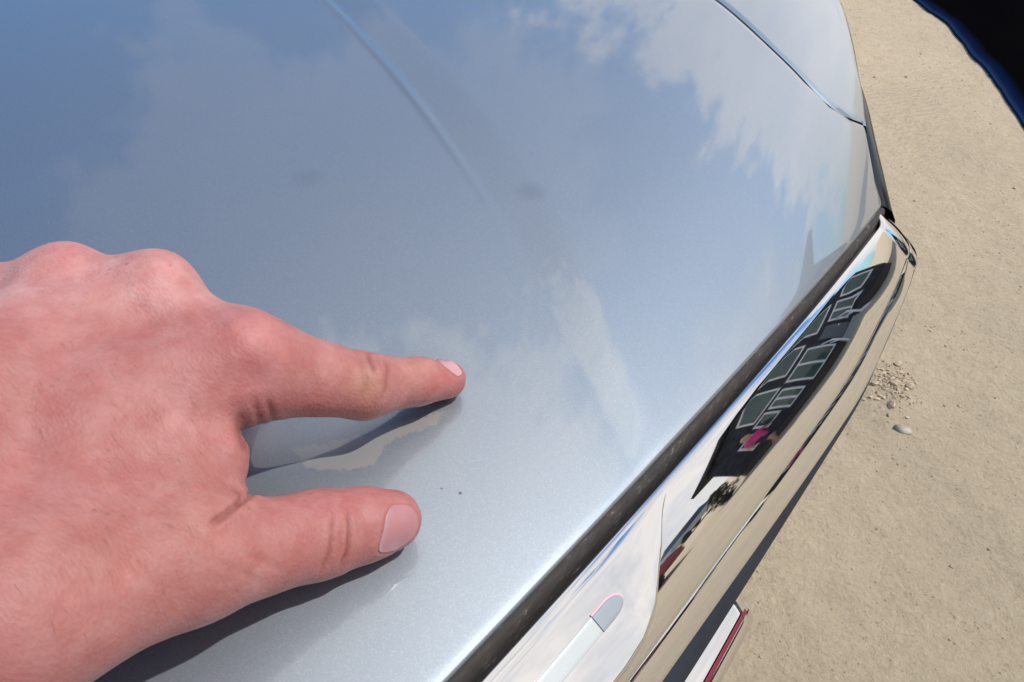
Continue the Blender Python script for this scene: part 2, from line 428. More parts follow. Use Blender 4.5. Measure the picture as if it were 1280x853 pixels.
pad('fingers_reflection', 0.1190, 0.1335, 12.2, 17.7, 0.0007, PINKR, car, 0.0075)
pad('phone_reflection', 0.1188, 0.1327, 12.6, 17.6, 0.0011, GREY, car, 0.0075)

# second, lower bar with the red car's reflection painted on as a stripe
def low_grid(prof, y0, y1, n=80):
    yv = np.linspace(y0, y1, n)
    return np.stack([np.c_[-0.0365 + a - 0.05 * np.abs(yv - 0.08) ** 2 + 0.0 * yv, yv, 0.900 - d - 0.02 * yv ** 2] for a, d in prof])
lp = [(-0.03, 0.012), (-0.014, 0.001), (-0.011, -0.0008), (-0.0065, -0.0012), (-0.004, 0.0), (0.001, 0.0022), (0.006, 0.0062), (0.0085, 0.0094), (0.0095, 0.0125), (0.0085, 0.0155), (-0.004, 0.020), (-0.02, 0.022)]
def capped(name, G, m, parent):
    o = grid_obj(name, G, m); nr, nc = G.shape[:2]
    bm = bmesh.new(); bm.from_mesh(o.data); bm.verts.ensure_lookup_table()
    bm.faces.new([bm.verts[i * nc] for i in range(nr)]); bm.faces.new([bm.verts[i * nc + nc - 1] for i in range(nr)][::-1])
    bmesh.ops.recalc_face_normals(bm, faces=bm.faces); bm.to_mesh(o.data); bm.free()
    return keep(o, parent)
lb = capped('lower_grille_bar', low_grid(lp, -0.299, 0.199), CHROME, car)
RED = simple('red_reflection_colour', (0.16, 0.012, 0.03), 0.25)
keep(grid_obj('red_reflection', low_grid([(0.0048, 0.0046), (0.0054, 0.00515), (0.0062, 0.0059), (0.0062, 0.0070)], -0.298, 0.197), RED), lb)

# headlights, bumper, wheels
body = smoothp(resample(corner[:8], 60), 2)
bt = np.gradient(body, axis=0); bt /= np.linalg.norm(bt, axis=1)[:, None]; bo = np.c_[-bt[:, 1], bt[:, 0]]; bo *= np.sign(bo @ np.array([1.0, 0.3]))[:, None]
tap = np.interp(np.linspace(0, 1, 60), [0, 0.25, 0.7, 1], [1.0, 0.85, 0.25, 0.12])
zb2 = zh(body[:, 0], body[:, 1]) - 0.003
HLG = np.stack([np.c_[body + bo * (o_ * tap)[:, None], zb2 - d_ * (0.35 + 0.65 * tap)] for o_, d_ in ((-0.001, 0.003), (0.006, 0.0045), (0.0125, 0.009), (0.0175, 0.017), (0.0195, 0.028), (0.017, 0.055), (0.004, 0.10), (-0.02, 0.13))])
for G in (HLG, mirror_y(HLG)): keep(grid_obj('headlight', G, GLOSS), car)
bpl = smoothp(resample(np.r_[np.c_[xe(fy) - 0.012, fy], corner - np.array([0.03, 0.0])], 160), 3)
bump_rows = [np.c_[bpl[:, 0] - a, bpl[:, 1] - 0.02 * (bpl[:, 1] > 0.6), np.minimum(ze(np.minimum(bpl[:, 1], 0.56)) - 0.055, 0.9) - d] for a, d in ((0.03, 0), (0.012, 0.03), (0.008, 0.12), (0.0, 0.28), (0.004, 0.42), (0.03, 0.55), (0.09, 0.60), (0.3, 0.62))]
Gb = np.stack(bump_rows)
keep(grid_obj('bumper', np.concatenate([mirror_y(Gb)[:, ::-1][:, :-1], Gb], 1), PAINT), car)
def wheel(x, y):
    o = empty('wheel', (x, y, 0.38)); prof = [(0.20, 0.10), (0.33, 0.115), (0.37, 0.09), (0.38, 0.05), (0.38, -0.05), (0.37, -0.09), (0.33, -0.115), (0.20, -0.10)]
    a = np.linspace(0, 2 * np.pi, 41)[:-1]
    G = np.stack([np.c_[r * np.cos(a), np.full(40, w_), r * np.sin(a)] for r, w_ in prof])
    grid_obj('tyre', G, TYRE, o, wrap=True)
    G2 = np.stack([np.c_[r * np.cos(a), np.full(40, w_ * math.copysign(1, y)), r * np.sin(a)] for r, w_ in ((0.02, 0.07), (0.14, 0.05), (0.19, 0.09), (0.225, 0.105))])
    grid_obj('rim', G2, CHROME, o, wrap=True)
    return keep(o, car)
wheel(-0.95, YC + 0.80); wheel(-0.95, YC - 0.80)

# ------------------------------------------------------------------ the hand
def ray_dir(u, v): return MX @ np.array([(u - 640) / FPX, (426.5 - v) / FPX, -1.0])
def project(P):
    q = (np.asarray(P) - C) @ MX
    return np.stack([640 + FPX * q[..., 0] / -q[..., 2], 426.5 - FPX * q[..., 1] / -q[..., 2]], -1)
def zbase(x, y):
    b = np.maximum(xe(y) - x, -0.05); ya = abs(y - YC); e = np.exp(-np.maximum(b, 0) / 0.07)
    return 0.98 + KD * 0.12 ** 2 + 0.14 * b - 0.06 * b * b - KD * ya ** 2 * e - 0.02 * ya ** 2 * (1 - e)
def over_hood(u, v, h):
    """point on the sight line (u, v) that floats h above the hood"""
    d = ray_dir(u, v); t = np.linspace(0.03, 1.2, 6000); P = C + d * t[:, None]
    i = np.argmax(P[:, 2] - zbase(P[:, 0], P[:, 1]) < h); return P[i]
K = {n: over_hood(*a) for n, a in dict(
    imcp=(306, 458, 0.043), ipip=(455, 483, 0.024), idip=(522, 477, 0.0145), itip=(559, 475, 0.0078),
    tmcp=(240, 702, 0.030), tip_=(400, 668, 0.0165), tmid=(455, 656, 0.013), ttip=(489, 650, 0.0115),
    mmcp=(193, 368, 0.055), mpip=(262, 440, 0.020), mdip=(190, 490, 0.012),
    rmcp=(82, 358, 0.055), rpip=(130, 440, 0.018), rdip=(60, 490, 0.012),
    pmcp=(-30, 378, 0.049), ppip=(10, 470, 0.016), pdip=(-60, 520, 0.012),
    wr=(-190, 640, 0.060), wr2=(-190, 560, 0.058), wt=(-120, 740, 0.052), cmc=(10, 770, 0.046),
    w1=(235, 490, 0.040), w2=(205, 670, 0.034), w3=(110, 560, 0.046), w4=(60, 720, 0.040), w5=(281, 570, 0.036), w6=(268, 632, 0.028),
    pa=(80, 480, 0.040), pb=(200, 460, 0.036)).items()}
K['arm'] = K['wr'] + MX @ np.array([-0.055, -0.03, 0.045])
PR = [  # tapered capsules: a, b, radius a, radius b, blend
    ('imcp', 'ipip', .0160, .0110, .006), ('ipip', 'idip', .0112, .0086, .004), ('idip', 'itip', .0087, .0074, .003),
    ('wr2', 'imcp', .0165, .0140, .012), ('wr2', 'mmcp', .0165, .0112, .012), ('wr', 'rmcp', .017, .0112, .012), ('wr', 'pmcp', .017, .0110, .012),
    ('imcp', 'mmcp', .0110, .0105, .010), ('mmcp', 'rmcp', .0100, .0100, .008), ('rmcp', 'pmcp', .0100, .0100, .008),
    ('mmcp', 'mpip', .0115, .0105, .006), ('mpip', 'mdip', .0105, .0090, .004),
    ('rmcp', 'rpip', .0112, .0100, .006), ('rpip', 'rdip', .0100, .0088, .004),
    ('pmcp', 'ppip', .0105, .0090, .006), ('ppip', 'pdip', .0090, .0080, .004),
    ('cmc', 'tmcp', .0185, .0168, .012), ('wt', 'cmc', .022, .020, .014), ('wr', 'wt', .024, .022, .014),
    ('tmcp', 'tip_', .0160, .0122, .004), ('tip_', 'tmid', .0122, .0112, .006), ('tmid', 'ttip', .0112, .0096, .004),
    ('w1', 'w2', .012, .013, .014), ('w3', 'w4', .016, .018, .014), ('w5', 'w6', .0070, .0066, .005),
    ('pa', 'pb', .014, .014, .014), ('wr', 'pa', .02, .015, .014), ('wr', 'arm', .026, .027, .014), ('wr2', 'arm', .024, .025, .014)]
def hand_field(P):
    d = None
    for a, b, ra, rb, k in PR:
        A, B = K[a].astype(np.float32), K[b].astype(np.float32); AB = B - A
        t = np.clip(((P - A) @ AB) / (AB @ AB), 0, 1)
        q = np.sqrt(((P - A - t[..., None] * AB) ** 2).sum(-1)) - (ra + (rb - ra) * t)
        if d is None: d = q
        else:
            h = np.clip(0.5 + 0.5 * (d - q) / k, 0, 1); d = d + (q - d) * h - k * h * (1 - h)
    return d
def surface_nets(D, org, step, axes):
    ins = D < 0
    nx, ny, nz = D.shape
    corners = [(i, j, k) for i in (0, 1) for j in (0, 1) for k in (0, 1)]
    cut = np.zeros((nx - 1, ny - 1, nz - 1), np.int8)
    for i, j, k in corners: cut += ins[i:nx - 1 + i, j:ny - 1 + j, k:nz - 1 + k]
    act = (cut > 0) & (cut < 8); ci = np.argwhere(act)
    idx = -np.ones(act.shape, np.int64); idx[act] = np.arange(len(ci))
    acc = np.zeros((len(ci), 3)); cnt = np.zeros(len(ci))
    for ca in corners:
        for ax in range(3):
            if ca[ax]: continue
            cb = list(ca); cb[ax] = 1
            da = D[ci[:, 0] + ca[0], ci[:, 1] + ca[1], ci[:, 2] + ca[2]]; db = D[ci[:, 0] + cb[0], ci[:, 1] + cb[1], ci[:, 2] + cb[2]]
            m_ = (da < 0) != (db < 0); t = np.where(m_, da / np.where(m_, da - db, 1), 0)
            p = np.tile(np.array(ca, float), (len(ci), 1)); p[:, ax] += t
            acc[m_] += p[m_]; cnt += m_
    V = ci + acc / cnt[:, None]
    Fq = []
    for ax in range(3):
        sl0 = [slice(None)] * 3; sl1 = [slice(None)] * 3; sl0[ax] = slice(0, -1); sl1[ax] = slice(1, None)
        e = np.argwhere(ins[tuple(sl0)] != ins[tuple(sl1)])
        o1, o2 = [(1, 2), (2, 0), (0, 1)][ax]
        e = e[(e[:, o1] > 0) & (e[:, o2] > 0) & (e[:, o1] < D.shape[o1] - 1) & (e[:, o2] < D.shape[o2] - 1)]
        s0 = ins[e[:, 0], e[:, 1], e[:, 2]]
        q = []
        for da_, db_ in ((1, 1), (0, 1), (0, 0), (1, 0)):
            c = e.copy(); c[:, o1] -= da_; c[:, o2] -= db_; q.append(idx[c[:, 0], c[:, 1], c[:, 2]])
        q = np.stack(q, 1); q[~s0] = q[~s0][:, ::-1]; Fq.append(q)
    Fq = np.concatenate(Fq)
    return org + (V * step) @ axes.T, Fq[(Fq >= 0).all(1)]
def build_hand():
    pts = np.array([K[n] for n in K]); q = (pts - C) @ MX
    lo = q.min(0) - 0.024; hi = q.max(0) + 0.024
    st = 0.00095
    n = np.ceil((hi - lo) / st).astype(int)
    g = np.stack(np.meshgrid(*[lo[i] + st * np.arange(n[i]) for i in range(3)], indexing='ij'), -1).astype(np.float32)
    D = np.empty(g.shape[:3], np.float32); MXf = MX.T.astype(np.float32)
    for i in range(0, n[0], 24): D[i:i + 24] = hand_field(g[i:i + 24] @ MXf + C.astype(np.float32))
    V, Fq = surface_nets(D, C + MX @ lo, st, MX)
    return V, Fq
HV, HF = build_hand()
def vnormals(V, Fq):
    N = np.zeros_like(V); fn = np.cross(V[Fq[:, 2]] - V[Fq[:, 0]], V[Fq[:, 3]] - V[Fq[:, 1]])
    for k in range(4): np.add.at(N, Fq[:, k], fn)
    return N / (np.linalg.norm(N, axis=1)[:, None] + 1e-12)
def relax(V, Fq, n):
    for _ in range(n):
        A_ = np.zeros_like(V); c_ = np.zeros(len(V))
        for k in range(4):
            a, b = Fq[:, k], Fq[:, (k + 1) % 4]
            np.add.at(A_, a, V[b]); np.add.at(A_, b, V[a]); np.add.at(c_, a, 1); np.add.at(c_, b, 1)
        V = V + 0.5 * (A_ / c_[:, None] - V)
    return V
HV = relax(HV, HF, 3)

def pxcurve(P, line):
    d = np.full(len(P), 1e9); tt = np.zeros(len(P)); line = np.array(line, float)
    L = np.r_[0, np.cumsum(np.linalg.norm(np.diff(line, axis=0), axis=1))]
    for k in range(len(line) - 1):
        q, t = dseg(P, line[k], line[k + 1]); m_ = q < d; d[m_] = q[m_]; tt[m_] = (L[k] + t[m_] * (L[k + 1] - L[k])) / L[-1]
    return d, tt
HN = vnormals(HV, HF)
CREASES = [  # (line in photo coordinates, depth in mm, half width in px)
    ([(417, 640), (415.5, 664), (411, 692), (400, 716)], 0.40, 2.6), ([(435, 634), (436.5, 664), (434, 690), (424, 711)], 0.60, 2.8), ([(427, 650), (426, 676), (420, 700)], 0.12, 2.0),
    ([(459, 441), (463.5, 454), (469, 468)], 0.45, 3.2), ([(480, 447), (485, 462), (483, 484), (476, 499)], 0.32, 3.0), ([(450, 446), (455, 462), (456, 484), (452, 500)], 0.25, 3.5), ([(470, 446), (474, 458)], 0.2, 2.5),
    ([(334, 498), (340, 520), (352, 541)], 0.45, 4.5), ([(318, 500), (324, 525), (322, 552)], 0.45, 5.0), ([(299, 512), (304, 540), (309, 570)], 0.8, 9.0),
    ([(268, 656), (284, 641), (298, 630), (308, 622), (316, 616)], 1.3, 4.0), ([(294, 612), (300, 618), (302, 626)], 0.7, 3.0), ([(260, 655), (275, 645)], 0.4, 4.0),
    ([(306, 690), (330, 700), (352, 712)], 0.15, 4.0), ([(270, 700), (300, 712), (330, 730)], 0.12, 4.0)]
BUMPS = [((205, 335), 0.9, 26), ((84, 325), 0.9, 26), ((306, 412), 0.8, 26), ((236, 560), 1.0, 45), ((468, 470), 0.5, 13), ((322, 470), -0.9, 22), ((262, 400), -0.9, 20), ((145, 345), -0.8, 22), ((225, 690), 0.8, 40),
         ((300, 470), -0.6, 26), ((165, 470), 0.7, 60), ((70, 470), -0.5, 50), ((60, 640), 0.6, 60), ((150, 700), -0.5, 40), ((540, 480), 0.25, 16)]
pj = project(HV); vis = np.einsum('ij,ij->i', HN, C - HV) > 0.0
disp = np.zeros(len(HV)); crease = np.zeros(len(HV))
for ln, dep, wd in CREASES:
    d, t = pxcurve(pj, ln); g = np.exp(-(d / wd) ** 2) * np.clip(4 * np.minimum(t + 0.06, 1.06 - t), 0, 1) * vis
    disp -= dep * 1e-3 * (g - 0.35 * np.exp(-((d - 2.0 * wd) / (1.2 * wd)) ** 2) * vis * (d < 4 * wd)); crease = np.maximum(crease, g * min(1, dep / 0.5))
for (u, v), hgt, rd in BUMPS: disp += hgt * 1e-3 * np.exp(-(((pj[:, 0] - u) ** 2 + (pj[:, 1] - v) ** 2) / rd ** 2)) * vis
for _ in range(50):                                         # gentle unevenness of flesh and tendons
    k = RNG.normal(size=3); k *= RNG.choice([120, 260, 520]) / np.linalg.norm(k)
    disp += 0.006 / np.linalg.norm(k) * np.sin(HV @ k + RNG.uniform(0, 6.28)) * 0.55
THUMB_NAIL = [(489, 632), (501, 631), (512, 633), (520, 642), (522.5, 654), (518, 667), (508, 678), (494, 686.5), (480, 690.5), (472, 690), (474, 681), (479, 664), (482, 645)]
INDEX_NAIL = [(537, 443.5), (548, 445), (560, 449.5), (569, 455.5), (575.5, 463), (577.5, 468), (572, 471.5), (562, 464), (549, 452.5)]
def inpoly(P, poly):
    x, y = P[:, 0], P[:, 1]; c = np.zeros(len(P), bool); poly = np.array(poly)
    for (x1, y1), (x2, y2) in zip(poly, np.roll(poly, -1, 0)):
        m_ = ((y1 > y) != (y2 > y)); c ^= m_ & (x < (x2 - x1) * (y - y1) / (y2 - y1 + 1e-9) + x1)
    return c
for poly in (THUMB_NAIL, INDEX_NAIL):
    d, _ = pxcurve(pj, poly + poly[:1]); ins = inpoly(pj, poly)
    disp -= 0.00035 * np.where(ins, np.clip(d / 3, 0, 1), 0) * vis
    disp += 0.00028 * np.exp(-((d - 4.5) / 3.0) ** 2) * (~ins) * vis
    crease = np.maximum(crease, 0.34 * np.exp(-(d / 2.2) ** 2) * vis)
HV2 = HV + HN * disp[:, None]
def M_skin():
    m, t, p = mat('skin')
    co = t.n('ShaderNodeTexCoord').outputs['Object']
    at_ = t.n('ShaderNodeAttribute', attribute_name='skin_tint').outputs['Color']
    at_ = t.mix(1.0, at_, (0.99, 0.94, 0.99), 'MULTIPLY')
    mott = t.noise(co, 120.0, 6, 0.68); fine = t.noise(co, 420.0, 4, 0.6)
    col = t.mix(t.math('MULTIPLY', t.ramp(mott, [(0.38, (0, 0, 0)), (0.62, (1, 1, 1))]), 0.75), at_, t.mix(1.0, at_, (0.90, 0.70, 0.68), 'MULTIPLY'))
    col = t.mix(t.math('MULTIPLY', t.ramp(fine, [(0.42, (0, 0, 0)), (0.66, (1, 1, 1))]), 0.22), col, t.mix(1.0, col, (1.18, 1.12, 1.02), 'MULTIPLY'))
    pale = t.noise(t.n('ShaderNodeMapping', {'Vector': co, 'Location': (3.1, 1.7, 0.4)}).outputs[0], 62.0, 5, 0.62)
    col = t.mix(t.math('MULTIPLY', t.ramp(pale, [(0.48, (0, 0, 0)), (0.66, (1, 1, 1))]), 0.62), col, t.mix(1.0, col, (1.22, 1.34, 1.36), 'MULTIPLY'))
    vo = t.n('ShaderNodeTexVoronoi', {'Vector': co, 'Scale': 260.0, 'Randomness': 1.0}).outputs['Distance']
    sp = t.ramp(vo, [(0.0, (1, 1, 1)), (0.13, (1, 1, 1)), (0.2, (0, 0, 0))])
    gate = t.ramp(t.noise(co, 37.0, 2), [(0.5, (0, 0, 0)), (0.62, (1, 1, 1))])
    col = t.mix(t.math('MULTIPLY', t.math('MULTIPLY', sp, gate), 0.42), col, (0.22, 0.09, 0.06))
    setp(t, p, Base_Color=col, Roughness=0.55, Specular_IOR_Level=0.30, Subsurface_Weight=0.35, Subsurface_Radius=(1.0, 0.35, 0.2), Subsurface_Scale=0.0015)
    wv = t.n('ShaderNodeTexVoronoi', {'Vector': t.n('ShaderNodeMapping', {'Vector': co, 'Scale': (1.0, 1.6, 1.0)}).outputs[0], 'Scale': 620.0}).outputs['Distance']
    h = t.math('ADD', t.math('MULTIPLY', wv, 0.6), t.math('MULTIPLY', t.noise(co, 260.0, 5, 0.65), 1.0))
    bump(t, p, h, 0.26, 0.0009)
    return m
def gs(n, r, off=(0, 0, 0)): return np.exp(-(np.linalg.norm(HV - (K[n] + np.array(off)), axis=1) / r) ** 2)
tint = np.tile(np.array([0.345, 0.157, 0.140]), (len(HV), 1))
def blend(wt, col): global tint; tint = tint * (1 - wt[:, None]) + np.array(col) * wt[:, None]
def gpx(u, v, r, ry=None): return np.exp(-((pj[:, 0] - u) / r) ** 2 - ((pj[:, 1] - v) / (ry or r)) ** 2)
blend(0.85 * smooth01((405 - pj[:, 1]) / 45) * (pj[:, 0] < 330), (0.448, 0.259, 0.234))  # sunlit upper strip of the hand, painted paler into the skin tint
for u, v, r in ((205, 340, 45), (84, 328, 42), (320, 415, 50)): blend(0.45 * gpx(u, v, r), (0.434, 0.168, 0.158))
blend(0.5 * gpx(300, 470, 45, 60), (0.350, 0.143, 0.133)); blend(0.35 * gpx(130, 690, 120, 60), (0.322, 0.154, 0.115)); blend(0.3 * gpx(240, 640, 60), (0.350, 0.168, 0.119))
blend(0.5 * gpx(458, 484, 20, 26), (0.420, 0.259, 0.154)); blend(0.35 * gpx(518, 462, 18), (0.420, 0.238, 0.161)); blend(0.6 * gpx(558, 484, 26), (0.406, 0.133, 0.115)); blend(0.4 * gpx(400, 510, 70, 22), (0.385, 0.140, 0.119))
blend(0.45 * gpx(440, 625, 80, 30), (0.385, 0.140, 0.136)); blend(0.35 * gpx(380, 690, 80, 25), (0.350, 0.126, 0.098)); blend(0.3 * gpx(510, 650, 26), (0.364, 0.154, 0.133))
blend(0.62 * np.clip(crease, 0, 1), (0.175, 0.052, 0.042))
person = empty('person', tuple(K['wr']))
tag(person, 'bare left hand pressing its index finger and thumb on the silver blue hood', 'person')
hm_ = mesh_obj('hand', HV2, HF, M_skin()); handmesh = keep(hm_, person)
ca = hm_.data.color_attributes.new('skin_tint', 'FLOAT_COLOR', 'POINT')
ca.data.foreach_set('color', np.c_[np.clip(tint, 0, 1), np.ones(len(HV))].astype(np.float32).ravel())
# nails: thin curved plates seated on the finger ends
from mathutils.bvhtree import BVHTree
bvh = BVHTree.FromPolygons([tuple(v) for v in HV2], [tuple(int(i) for i in f) for f in HF])
def M_nail():
    m, t, p = mat('nail')
    at_ = t.n('ShaderNodeAttribute', attribute_name='nail_tint').outputs['Color']
    co = t.n('ShaderNodeTexCoord').outputs['Object']
    nz = t.noise(co, 300.0, 3)
    setp(t, p, Base_Color=t.mix(t.math('MULTIPLY', nz, 0.2), at_, (0.38, 0.19, 0.19)), Roughness=0.34, Specular_IOR_Level=0.5, Coat_Weight=0.2, Coat_Roughness=0.25, Subsurface_Weight=0.25, Subsurface_Radius=(1.0, 0.4, 0.3), Subsurface_Scale=0.0012)
    bump(t, p, t.noise(t.n('ShaderNodeMapping', {'Vector': co, 'Scale': (1, 1, 1)}).outputs[0], 900.0, 3), 0.12, 0.0004)
    return m
NAIL = M_nail()
def make_nail(name, poly, lift, colf):
    poly = resample(np.array(poly + poly[:1], float), 49)[:-1]; poly = np.array([0.25 * np.roll(poly, 1, 0) + 0.5 * poly + 0.25 * np.roll(poly, -1, 0)])[0]
    c = poly.mean(0); rings = [0.0, 0.2, 0.4, 0.6, 0.78, 0.9, 0.97, 1.0, 1.0]; V = []; T = []
    for k, r in enumerate(rings):
        for q in (poly if r else [c]):
            uv = c + (q - c) * r; d = Vector(ray_dir(*uv)).normalized()
            hit = bvh.ray_cast(Vector(C), d)
            if hit[0] is None:
                nr_ = bvh.find_nearest(Vector(C) + d * (np.linalg.norm(np.array(K['itip' if name == 'index_nail' else 'ttip']) - C))); P, N = nr_[0], nr_[1]
            else: P, N = hit[0], hit[1]
            if N.dot(d) > 0: N = -N
            li = lift * (1 - 0.55 * r ** 4) if k < len(rings) - 1 else -0.0005
            V.append(P + N * (li + 0.0003)); T.append(colf(uv))
    n = len(poly); Fc = [(0, 1 + i, 1 + (i + 1) % n) for i in range(n)]
    for k in range(len(rings) - 2):
        a = 1 + k * n
        Fc += [(a + i, a + n + i, a + n + (i + 1) % n, a + (i + 1) % n) for i in range(n)]
    V = np.array([tuple(v) for v in V])
    o = mesh_obj(name, V, Fc, NAIL); T = np.array(T)
    a_ = o.data.color_attributes.new('nail_tint', 'FLOAT_COLOR', 'POINT'); a_.data.foreach_set('color', np.c_[T, np.ones(len(T))].astype(np.float32).ravel())
    keep(o, person)
def thumb_col(uv):
    f = np.clip(((uv[0] - 478) * 0.95 + (uv[1] - 665) * 0.25 + 3) / 9, 0, 1)          # whitish half moon at the root
    tip = np.clip((np.hypot(uv[0] - 482, uv[1] - 660) - 36) / 5, 0, 1)
    c_ = np.array([0.40, 0.25, 0.27]) * (1 - f) + np.array([0.36, 0.16, 0.175]) * f
    return c_ * (1 - 0.5 * tip) + np.array([0.36, 0.20, 0.18]) * 0.5 * tip
def index_col(uv):
    t = np.clip((uv[0] - 540) / 36, 0, 1); return np.array([0.44, 0.22, 0.22]) * (1 - t) + np.array([0.48, 0.29, 0.30]) * t
make_nail('thumb_nail', THUMB_NAIL, 0.00025, thumb_col)
make_nail('index_nail', INDEX_NAIL, 0.0002, index_col)
# fine hairs on the back of the hand
def hairs():
    V, Fc = [], []
    vi = np.where(vis & (pj[:, 0] > -200) & (pj[:, 0] < 300) & (pj[:, 1] > 400) & (pj[:, 1] < 800))[0]
    pick = RNG.choice(vi, 220)
    gd = MX @ np.array([0.55, -0.75, 0.0])
    for i in pick:
        p0 = HV2[i]; n = HN[i]; t = gd + RNG.normal(size=3) * 0.25; t -= n * (t @ n); t /= np.linalg.norm(t); s_ = np.cross(n, t)
        Lh = RNG.uniform(0.003, 0.0065); b = len(V); rr = 0.000022
        for k, (f, w_) in enumerate(((0, 1), (0.5, 0.8), (1, 0.15))):
            q = p0 + t * Lh * f + n * (0.0010 * math.sin(f * 2.4))
            V += [q + s_ * rr * w_, q - s_ * rr * w_, q + n * rr * w_]
            if k:
                o_ = b + 3 * (k - 1)
                Fc += [(o_ + a, o_ + (a + 1) % 3, o_ + 3 + (a + 1) % 3, o_ + 3 + a) for a in range(3)]
    return np.array(V), Fc
hv_, hf_ = hairs()
tag(keep(mesh_obj('hand_hair', hv_, hf_, simple('hair', (0.10, 0.05, 0.03), 0.5)), person), kind='stuff')
# the sleeve over the wrist and forearm, towards the person's body
def sleeve():
    w0 = 0.5 * (K['wr'] + K['wr2']); ax = K['arm'] - w0; ax /= np.linalg.norm(ax)
    s1 = np.cross(ax, [0, 0, 1]); s1 /= np.linalg.norm(s1); s2 = np.cross(s1, ax)
    a = np.linspace(0, 2 * np.pi, 49)[:-1]; rows = []
    for L_, r in ((0.052, 0.034), (0.046, 0.039), (0.05, 0.043), (0.07, 0.044), (0.12, 0.047), (0.2, 0.053), (0.3, 0.06), (0.34, 0.05), (0.345, 0.0)):
        rr = r * (1 + 0.05 * np.sin(3 * a + 40 * L_))
        rows.append(w0 + ax * L_ + np.cos(a)[:, None] * s1 * rr[:, None] + np.sin(a)[:, None] * s2 * rr[:, None])
    return np.stack(rows)
keep(grid_obj('sleeve', sleeve(), simple('grey_cotton', (0.25, 0.26, 0.28), 0.9), wrap=True), person)

# ------------------------------------------------------------------ ground
def M_sand():
    m, t, p = mat('sand')
    co = t.n('ShaderNodeTexCoord').outputs['Object']
    big = t.noise(co, 1.3, 5, 0.6); mid = t.noise(co, 22.0, 8, 0.72); fine = t.noise(co, 110.0, 8, 0.85)
    c1 = t.ramp(mid, [(0.28, (0.43, 0.345, 0.235)), (0.5, (0.585, 0.482, 0.34)), (0.75, (0.67, 0.565, 0.41))])
    c2 = t.ramp(fine, [(0.30, (0.20, 0.15, 0.095)), (0.44, (0.55, 0.45, 0.315)), (0.58, (0.64, 0.535, 0.385)), (0.74, (0.88, 0.78, 0.61))])
    c = t.mix(0.62, c1, c2)
    spk = t.n('ShaderNodeTexVoronoi', {'Vector': co, 'Scale': 75.0}).outputs['Distance']
    spg = t.ramp(t.noise(co, 9.0, 4, 0.7), [(0.46, (0, 0, 0)), (0.6, (1, 1, 1))])
    c = t.mix(t.math('MULTIPLY', t.math('MULTIPLY', t.ramp(spk, [(0.10, (1, 1, 1)), (0.22, (0, 0, 0))]), spg), 0.6), c, (0.17, 0.125, 0.085))
    c = t.mix(t.math('MULTIPLY', t.ramp(big, [(0.4, (0, 0, 0)), (0.7, (1, 1, 1))]), 0.25), c, (0.36, 0.30, 0.23))
    setp(t, p, Base_Color=c, Roughness=0.95, Specular_IOR_Level=0.2)
    wv = t.n('ShaderNodeTexWave', {'Vector': t.n('ShaderNodeMapping', {'Vector': co, 'Rotation': (0, 0, 0.7)}).outputs[0], 'Scale': 9.0, 'Distortion': 5.0, 'Detail': 3.0, 'Detail Scale': 2.5}).outputs['Fac']
    wm = t.ramp(t.noise(t.n('ShaderNodeMapping', {'Vector': co, 'Rotation': (0, 0, 0.35), 'Scale': (2.2, 0.5, 1)}).outputs[0], 1.6, 3), [(0.48, (0, 0, 0)), (0.62, (1, 1, 1))])
    h = t.math('ADD', t.math('ADD', t.math('MULTIPLY', fine, 0.5), mid), t.math('MULTIPLY', t.math('MULTIPLY', wv, wm), 0.28))
    bump(t, p, h, 1.0, 0.016)
    return m
SAND = M_sand()
GK = [(RNG.normal(size=2) * RNG.choice([6, 15, 35, 80]), RNG.uniform(0, 6.28)) for _ in range(70)]
def gz(x, y):
    x = np.asarray(x, float); y = np.asarray(y, float); z = np.zeros(np.broadcast(x, y).shape)
    for k, ph in GK: z = z + 0.018 / (5 + np.linalg.norm(k)) * np.sin(k[0] * x + k[1] * y + ph)
    # soft mound under the clump of clods and a pair of shallow wheel ruts
    z = z + 0.012 * np.exp(-((x + 0.085) / 0.07) ** 2 - ((y - 1.47) / 0.10) ** 2)
    f = smooth01((x + 1.5) / 0.4) * smooth01((3.0 - x) / 0.4) * smooth01((y + 0.6) / 0.4) * smooth01((6.6 - y) / 0.4)
    return z * f
def ground_mesh():
    xs = np.r_[-400, -120, -40, -12, -4, np.arange(-1.5, 1.2, 0.012), np.arange(1.2, 3.05, 0.04), 4, 8, 15, 40, 120, 400]
    ys_ = np.r_[-400, -120, -40, -12, -4, -2, np.arange(-0.6, 3.0, 0.012), np.arange(3.0, 6.65, 0.03), 9, 15, 40, 120, 400]
    Xg, Yg = np.meshgrid(xs, ys_, indexing='ij')
    return np.dstack([Xg, Yg, gz(Xg, Yg)])
tag(grid_obj('ground', ground_mesh(), SAND), kind='structure')

# tyre tracks pressed in are part of the sheet; loose grit, stones and clods lie on it
def stone_verts(r, flat=0.6):
    bm = bmesh.new(); bmesh.ops.create_icosphere(bm, subdivisions=1, radius=r)
    k = RNG.normal(size=(3, 3)); 
    for v in bm.verts:
        n = np.array(v.co) / r; f = 1 + 0.22 * math.sin(3 * k[0] @ n) + 0.15 * math.sin(5 * k[1] @ n)
        v.co = Vector((v.co.x * f, v.co.y * f, v.co.z * f * flat))
    V = np.array([v.co[:] for v in bm.verts]); Fc = [tuple(v.index for v in f.verts) for f in bm.faces]; bm.free()
    return V, Fc
def merge(parts):
    V, Fc, off = [], [], 0
    for v, f in parts: V.append(v); Fc += [tuple(i + off for i in q) for q in f]; off += len(v)
    return np.concatenate(V), Fc
protos = [stone_verts(1.0) for _ in range(8)]
def clod_verts():
    V, Fc = stone_verts(1.0, 0.75); return V * RNG.uniform(0.72, 1.25, (len(V), 1)), Fc
